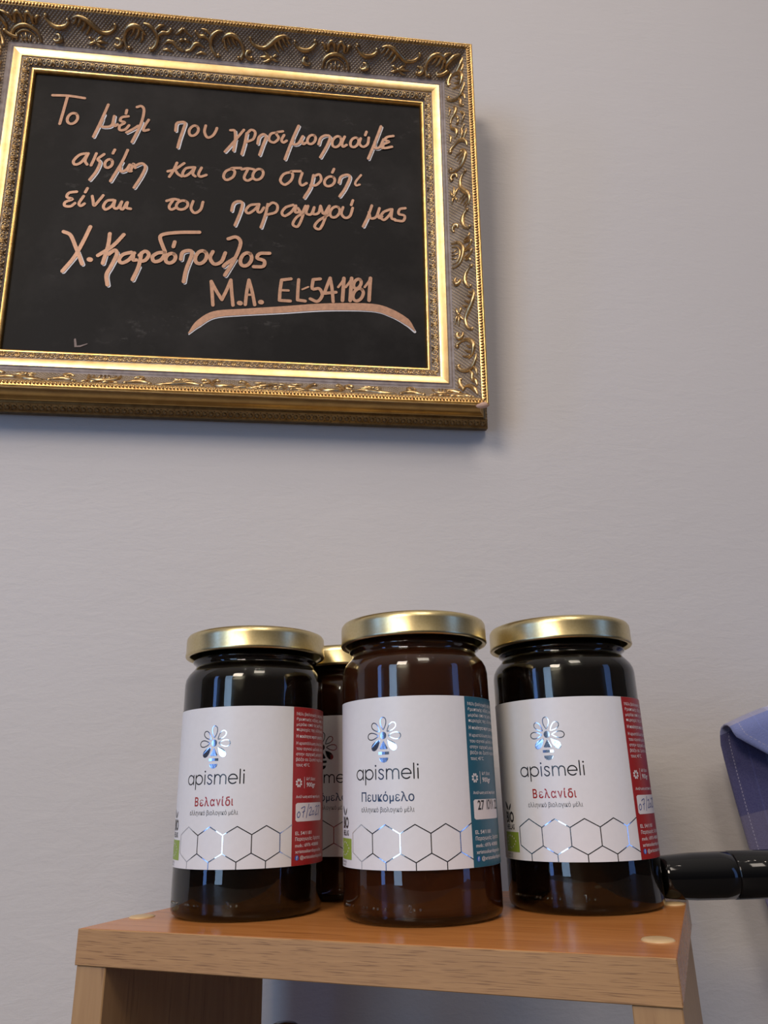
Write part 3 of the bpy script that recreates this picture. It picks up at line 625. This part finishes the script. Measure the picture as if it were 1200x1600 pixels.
def make_jar(dark, label, group):
    J = empty('honey_jar', (0, 0, 0)); tag(J, label, 'jar', group)
    g = obj('glass_body', lathe(bmesh.new(), [(r * mm, z * mm) for r, z in GLASS], 96), M['glass'], J)
    bm = bmesh.new()
    rnd = random.Random(3)
    for k in (-27, -24.5, -22, -18, -9, -6.5, -2, .5, 5, 20, 23):
        c = lmap(-.15)(k - 6, 8.2); ball(bm, c, ((.0006, 0, 0), (0, .0006, 0), (0, 0, .0006)), 6, 4)
    tube(bm, [lmap(-.1)(12 + a, 8.6 + b) for a, b in ((-.8, .9), (-.2, 1.6), (.7, 1.3), (.4, .2), (-.6, -1.2), (.9, -1.3))], .0003, 5)
    obj('embossed_mark', bm, M['glass'], g)
    obj('honey', lathe(bmesh.new(), [(r * mm, z * mm) for r, z in HONEY], 96), M['honey_dark' if dark else 'honey_amber'], J)
    obj('lid', lathe(bmesh.new(), [(r * mm, z * mm) for r, z in LID], 96), M['lid'], J)
    # wrap-round label
    bm = bmesh.new(); patch(bm, -78, 100, 25.7, 110.9, lmap(.0), 1.5); lb = obj('label', bm, M['paper'], J)
    f = lmap(.08); f2 = lmap(.16)
    bm = bmesh.new(); patch(bm, 46.9, 99.9, 25.75, 110.85, f, 1.5); st = obj('stripe', bm, M['red' if dark else 'teal'], lb); st['label'] = 'red stripe' if dark else 'teal stripe'
    # emblem: bee made of petals
    bm = bmesh.new(); cy = 91.0
    for ang, r0, r1, w in ((90, 2.9, 9.4, 3.9), (138, 3.0, 9.2, 3.8), (42, 3.0, 9.2, 3.8), (182, 2.9, 9.8, 4.0), (-2, 2.9, 9.8, 4.0)):
        ribbon(bm, petal(0, cy, ang, r0, r1, w), .24, f, 2, caps=False)
    for ang in (226, -46): polygon(bm, petal(0, cy, ang, 3.0, 10.2, 4.3)[:-1], f)
    polygon(bm, ring2(0, cy, 1.75, 1.9, 0, 360, 18)[:-1], f)
    polygon(bm, [(0, cy - 2.6), (2.4, cy - 6.6), (1.8, cy - 7.0), (-1.8, cy - 7.0), (-2.4, cy - 6.6)], f)
    patch(bm, -3.1, 3.1, cy - 9.7, cy - 8.3, f)
    polygon(bm, [(-2.6, cy - 11.3), (2.6, cy - 11.3), (2.4, cy - 12.4), (1.4, cy - 13.4), (0, cy - 13.8), (-1.4, cy - 13.4), (-2.4, cy - 12.4)], f)
    obj('bee_emblem', bm, M['foil'], lb, smooth=False)
    # wordmark in thin round letters
    bm = bmesh.new(); b0 = 69.1; x = 4.9; hw = .32; r = x / 2
    def st_(pts, sm=True): ribbon(bm, pts, hw, f, 4 if sm else 1, smooth=sm)
    u = -19.0
    st_(ring2(u + 2.6, b0 + r, 2.6, r), False); st_([(u + 5.2, b0 + x), (u + 5.2, b0)], False); u += 7.0
    st_([(u, b0 + x), (u, b0 - 2.6)], False); st_(ring2(u + 2.6, b0 + r, 2.6, r), False); u += 6.9
    st_([(u, b0 + x), (u, b0)], False); polygon(bm, ring2(u, b0 + 6.7, .5, .5, 0, 360, 10)[:-1], f); u += 1.6
    st_([(u + 3.1, b0 + 4.1), (u + 2.3, b0 + 4.8), (u + .9, b0 + 4.7), (u + .5, b0 + 3.7), (u + 1.3, b0 + 2.8), (u + 2.5, b0 + 2.2), (u + 3.1, b0 + 1.2), (u + 2.4, b0 + .2), (u + 1.1, b0 + .05), (u + .2, b0 + .9)]); u += 4.9
    st_([(u, b0 + x), (u, b0)], False); st_([(u, b0 + 3.1), (u + .8, b0 + 4.6), (u + 2.2, b0 + 4.8), (u + 3.2, b0 + 4.0), (u + 3.4, b0 + 2.6), (u + 3.4, b0)])
    st_([(u + 3.4, b0 + 3.1), (u + 4.2, b0 + 4.6), (u + 5.6, b0 + 4.8), (u + 6.6, b0 + 4.0), (u + 6.8, b0 + 2.6), (u + 6.8, b0)]); u += 8.3
    st_([(u, b0 + r), (u + 5.0, b0 + r)] , False); st_(ring2(u + 2.5, b0 + r, 2.5, r, 0, 315, 18), False); u += 6.5
    st_([(u, b0 + 7.4), (u, b0)], False); u += 2.1
    st_([(u, b0 + x), (u, b0)], False); polygon(bm, ring2(u, b0 + 6.7, .5, .5, 0, 360, 10)[:-1], f)
    obj('wordmark', bm, M['foil_dark'], lb, smooth=False)
    bm = bmesh.new()
    if dark:
        for ch, l_, w_ in (('Β', 0, 2.8), ('ε', 3.8, 2.8), ('λ', 7.2, 3.1), ('α', 11.0, 3.0), ('ν', 14.7, 2.7), ('ί', 18.1, 1.3), ('δ', 20.1, 2.9), ('ι', 23.7, .95)):
            text(bm, ch, -11.7 + l_, 57.7, 4.3, f, w_, .016)
    else: text(bm, 'Πευκόμελο', .4, 58.2, 4.3, f, 31.2, .008, 'C')
    obj('flavour_name', bm, M['red' if dark else 'navy'], lb, smooth=False)
    bm = bmesh.new(); text(bm, 'ελληνικό βιολογικό μέλι', .2, 53.0, 2.35, f, 31.2, 0, 'C'); obj('tagline', bm, M['grey'], lb, smooth=False)
    # honeycomb line
    bm = bmesh.new()
    def ln(a, b): 
        n = max(2, int(abs(a[0] - b[0]) / 2) + 1)
        ribbon(bm, [(a[0] + (b[0] - a[0]) * i / n, a[1] + (b[1] - a[1]) * i / n) for i in range(n + 1)], .25, f, smooth=False)
    xs = [-23.7 + 15.8 * i for i in range(5)]
    for i, x0 in enumerate(xs):
        ln((x0, 42.7), (x0, 33.5))
        xm = x0 + 7.9
        if i < 4:
            ln((x0, 42.7), (xm, 47.0)); ln((xm, 47.0), (x0 + 15.8, 42.7)); ln((x0, 33.5), (xm, 29.3)); ln((xm, 29.3), (x0 + 15.8, 33.5)); ln((xm, 29.3), (xm, 25.8))
        else:
            ln((x0, 42.7), (46.8, 46.7)); ln((x0, 33.5), (46.8, 29.7))
    obj('honeycomb_line', bm, M['foil'], lb, smooth=False)
    # organic mark on the left
    bm = bmesh.new()
    text(bm, 'BIO', -37.8, 45.0, 5.4, f, 9.2, .035); text(bm, 'HELLAS', -37.8, 41.3, 2.6, f, 9.2, .02)
    polygon(bm, [(-38.0, 56.2), (-36.5, 55.4), (-35.0, 53.4), (-34.3, 51.4), (-35.6, 51.6), (-37.0, 52.8), (-37.8, 54.6)], f)
    polygon(bm, [(-30.8, 55.2), (-32.4, 54.0), (-33.6, 52.4), (-33.8, 51.3), (-32.6, 51.6), (-31.4, 53.0)], f)
    obj('organic_mark', bm, M['black'], lb, smooth=False)
    bm = bmesh.new(); patch(bm, -40.6, -25.2, 29.6, 39.9, f); og = obj('green_badge', bm, M['green'], lb)
    bm = bmesh.new()
    for px, py in ((-37.8, 36.8), (-36.0, 37.9), (-33.9, 38.1), (-31.8, 37.6), (-29.9, 36.6), (-28.4, 35.2), (-29.6, 33.6), (-31.4, 32.4), (-33.5, 31.6), (-35.6, 31.8), (-37.2, 33.0), (-38.0, 34.8)):
        pts = []
        for k in range(10):
            rr = .62 if k % 2 == 0 else .27; a = PI / 2 + k * PI / 5; pts.append((px + rr * math.cos(a), py + rr * math.sin(a)))
        vs_ = [bm.verts.new(f2(*q)) for q in pts]; c_ = bm.verts.new(f2(px, py))
        for k in range(10): bm.faces.new((c_, vs_[k], vs_[(k + 1) % 10]))
    obj('star_leaf', bm, M['white'], lb, smooth=False)
    bm = bmesh.new(); text(bm, 'GR-BIO-01', -40.4, 27.9, 1.1, f, 8.0); text(bm, 'Γεωργία ΕΕ', -40.4, 26.5, 1.0, f, 7.4); obj('certifier_line', bm, M['grey'], lb, smooth=False)
    # fine print in the stripe
    bm = bmesh.new(); V = 1.62
    rows = [(107.0, 'Μέλι βιολογικής εκτροφής'), (104.05, 'θρεπτικής αξίας, από το'), (101.1, 'μεράκι από τις καθαρές'), (98.15, 'περιοχές της ελληνικής')]
    for y, s in rows: text(bm, s, 49.0, y - .8, V, f2, 31, .006)
    text(bm, 'Η ποιότητα προτεραιότητα', 49.0, 94.4 - .8, V, f2, 31, .022)
    for y, s in ((90.5, 'Η κρυστάλλωση είναι δείγμα'), (87.5, 'του αγνού μελιού, στην'), (84.5, 'στην αρχική μορφή το'), (81.5, 'βάζο σε ζεστό νερό έως')): text(bm, s, 49.0, y - .8, V, f2, 31, .006)
    text(bm, 'τους 45°C.', 49.0, 77.7, V, f2, 11.5, .006)
    for k in range(8): polygon(bm, petal(51.4, 68.7, 22.5 + 45 * k, .75, 2.5, 1.35, 5)[:-1], f2)
    patch(bm, 55.6, 55.9, 65.8, 72.0, f2)
    text(bm, 'Καθ. βάρος', 57.6, 70.2, 1.5, f2, 9.0, .006); text(bm, '900gr', 57.6, 66.6, 2.3, f2, 9.0, .02)
    text(bm, 'Ανάλωση κατά προτίμηση', 49.4, 60.6, 1.35, f2, 24, .012)
    for y, s, w_ in ((42.1, 'EL 54/1181', 13.5), (39.1, 'Παραγωγός: Χρήστος', 25), (35.8, 'mob.: 6976 408888', 22), (32.7, 'xristoskardopoulos', 26)): text(bm, s, 49.3, y - .8, 1.75, f2, w_, .008)
    text(bm, '@xristoskardopoulos', 53.0, 28.8, 1.75, f2, 25, .008)
    obj('fine_print', bm, M['white'], lb, smooth=False)
    bm = bmesh.new(); polygon(bm, ring2(50.6, 29.6, 1.35, 1.35, 0, 360, 16)[:-1], f2); bd_ = obj('social_badge', bm, M['blue'], lb, smooth=False)
    bm = bmesh.new(); text(bm, 'f', 50.6, 28.7, 1.8, lmap(.22), None, .02, 'C'); obj('badge_letter', bm, M['white'], lb, smooth=False)
    bm = bmesh.new(); patch(bm, 49.2, 76, 48.2, 58.0, f2, 1.0, .8); obj('date_sticker', bm, M['white'], lb)
    bm = bmesh.new(); f3 = lmap(.24)
    if dark:
        hs = ([(51.4, 53.2), (50.4, 52.2), (50.6, 50.6), (51.8, 50.6), (52.6, 52.0), (51.9, 53.3), (51.2, 53.2)], [(53.4, 55.0), (54.6, 55.6), (56.4, 55.8), (55.4, 53.0), (54.8, 50.4)], [(54.4, 53.0), (56.2, 53.6)],
              [(60.0, 57.2), (58.4, 53.0), (57.6, 50.0)], [(60.6, 54.8), (62.0, 55.6), (62.6, 54.4), (61.0, 52.4), (60.2, 51.2), (62.8, 51.6)], [(64.6, 53.6), (63.4, 52.8), (64.0, 51.4), (65.4, 52.2), (65.0, 53.6)],
              [(67.2, 55.6), (68.8, 56.2), (69.2, 54.8), (67.6, 52.4), (67.0, 51.2), (69.6, 51.8)], [(70.4, 55.8), (72.6, 56.2), (71.6, 53.6), (71.0, 51.2)])
        for q in hs: ribbon(bm, q, .22, f3, 4)
        o = obj('pen_date', bm, M['pen'], lb, smooth=False); o['label'] = 'blue handwritten date'
    else:
        text(bm, '27', 52.2, 53.0, 4.4, f3, 5.6, .02); text(bm, 'ΙΟΥΛ', 60.2, 53.0, 4.4, f3, 8.2, .02); text(bm, '22', 70.4, 53.0, 4.4, f3, 5.0, .02)
        o = obj('stamped_date', bm, M['black'], lb, smooth=False); o['label'] = 'black stamped date'
    return J
def copy_tree(o, parent=None):
    c = o.copy(); C.objects.link(c)
    if parent is not None: c.parent = parent
    for ch in list(o.children): copy_tree(ch, c)
    return c
TOP_Z = -.0629
dk = make_jar(True, 'jar of near-black honey with a red striped label, left one of the front jars', 'honey jars on the wooden stand')
am = make_jar(False, 'amber honey jar with a teal striped label standing in the middle at the front', 'honey jars on the wooden stand')
dk2 = copy_tree(dk); am2 = copy_tree(am)
tag(dk2, 'jar of near-black honey with a red striped label, right one, beside the black handle')
tag(am2, 'honey jar mostly hidden behind, seen through the gap between left and middle jars')
for j, x, y, r in ((dk, -.02117, .49322, -.479), (am, .07472, .45054, -.591), (dk2, .17012, .46063, -.637), (am2, .04273, .5550, -.479)):
    j.location = (x, y, TOP_Z); j.rotation_euler = (0, 0, r)

# ------------------------------------------------------------------ wooden stand
BW, BD, BT = .29282, .19, .01664
ST = empty('wooden_stand', (-.10578, .45768, FLOOR_Z), (0, 0, -.50376))
tag(ST, 'open oak-effect wooden stand carrying the honey jars, set against the wall', 'stand')
ZT = TOP_Z - FLOOR_Z
top = bev(obj('top_board', box_bm(0, BW, .0012, BD, ZT - BT, ZT), M['top'], ST, smooth=False), .0006)
bev(obj('edge_strip', box_bm(0, BW, 0, .00115, ZT - BT, ZT), M['edge'], ST, smooth=False), .0004, 1)
for x0 in (.0004, BW - .0190):
    bev(obj('side_panel', box_bm(x0, x0 + .0186, .0012, .158, 0, ZT - BT), M['side'], ST, smooth=False), .0005, 1)
for cx, cy_ in ((.0078, .0412), (BW - .0088, .0372), (BW - .0076, .1500), (.0090, .1500)):
    bm = bmesh.new(); lathe(bm, [(0, .0009), (.0045, .00085), (.0066, .0006), (.0072, .0001), (.0072, -.0004), (0, -.0004)], 32)
    o = obj('screw_cap', bm, M['cap'], ST, loc=(cx, cy_, ZT)); o['label'] = 'pale round screw cap'

# ------------------------------------------------------------------ black handle lying on the stand
HD = empty('tool_handle', (.2142, .4580, TOP_Z + .0131), (0, PI / 2 + .004, -.03))
tag(HD, 'glossy black round handle lying on the stand beside the right jar', 'handle')
prof = [(0, 0), (.0098, .0001), (.0108, .0008), (.0114, .004), (.0120, .012), (.0126, .020), (.0128, .036), (.0127, .0425)]
obj('ferrule', lathe(bmesh.new(), prof + [(.0122, .0430), (0, .0430)], 48), M['gloss'], HD)
prof = [(0, .0428), (.0120, .0428), (.0129, .0436), (.0130, .070), (.0130, .105), (.0125, .140), (.011, .152), (.006, .158), (0, .159)]
obj('grip', lathe(bmesh.new(), prof, 48), M['gloss'], HD)

# ------------------------------------------------------------------ check cloth
def cloth():
    bm = bmesh.new(); uvl = bm.loops.layers.uv.new('UVMap')
    NA, NB = 40, 56; grid = []
    for j in range(NB + 1):
        b = j / NB; row = []
        for i in range(NA + 1):
            a = i / NA
            xl = .3445; wid = .17
            ridge = .0437 + .055 * a + .0015 * math.sin(a * 9)
            rad = .009 + .010 * a
            if b < .5:      # rear layer, from the bottom hem up to the fold
                t = b / .5
                x = xl + .024 * (1 - t) ** 1.2 + wid * a
                z = -.120 + (ridge - rad + .120) * t
                y = .592 + .004 * math.sin(a * 16 + t * 1.5) * (1 - .6 * t) + .006 * (1 - t)
            elif b < .62:   # the fold
                t = (b - .5) / .12; an = PI * t
                x = xl + wid * a + .001 * t
                y = .592 - rad + rad * math.cos(an); z = ridge - rad + rad * math.sin(an)
            else:           # front layer, its side edge running off to the right
                t = (b - .62) / .38
                x0 = xl + .001 + .15 * t; x = x0 + (xl + wid - x0) * a
                y = .592 - 2 * rad - .006 * t + .003 * math.sin(a * 14 + 1) * t
                z = ridge - rad - .085 * t
            row.append((bm.verts.new((x, y, z)), (a, b)))
        grid.append(row)
    for j in range(NB):
        for i in range(NA):
            q = (grid[j][i], grid[j][i + 1], grid[j + 1][i + 1], grid[j + 1][i])
            f = bm.faces.new([k[0] for k in q])
            for l, k in zip(f.loops, q): l[uvl].uv = k[1]
    return bm
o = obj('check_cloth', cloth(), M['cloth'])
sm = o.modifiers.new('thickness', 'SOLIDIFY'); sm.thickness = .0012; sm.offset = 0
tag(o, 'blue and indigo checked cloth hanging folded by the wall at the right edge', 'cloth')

# ------------------------------------------------------------------ dark bottle inside the stand
BO = empty('bottle', (.0018, .487, FLOOR_Z))
tag(BO, 'dark bottle under the stand, only its rounded black cap showing at the bottom edge', 'bottle')
zc = -.1170 - FLOOR_Z
obj('bottle_body', lathe(bmesh.new(), [(0, 0), (.018, 0), (.020, .002), (.020, zc - .075), (.017, zc - .062), (.0085, zc - .050), (.0085, zc - .030), (0, zc - .030)], 40), M['bottle'], BO)
obj('bottle_cap', lathe(bmesh.new(), [(0, zc - .038), (.0115, zc - .038), (.0118, zc - .036), (.0112, zc - .008), (.0098, zc - .003), (.006, zc - .0006), (0, zc)], 40), M['gloss'], BO)
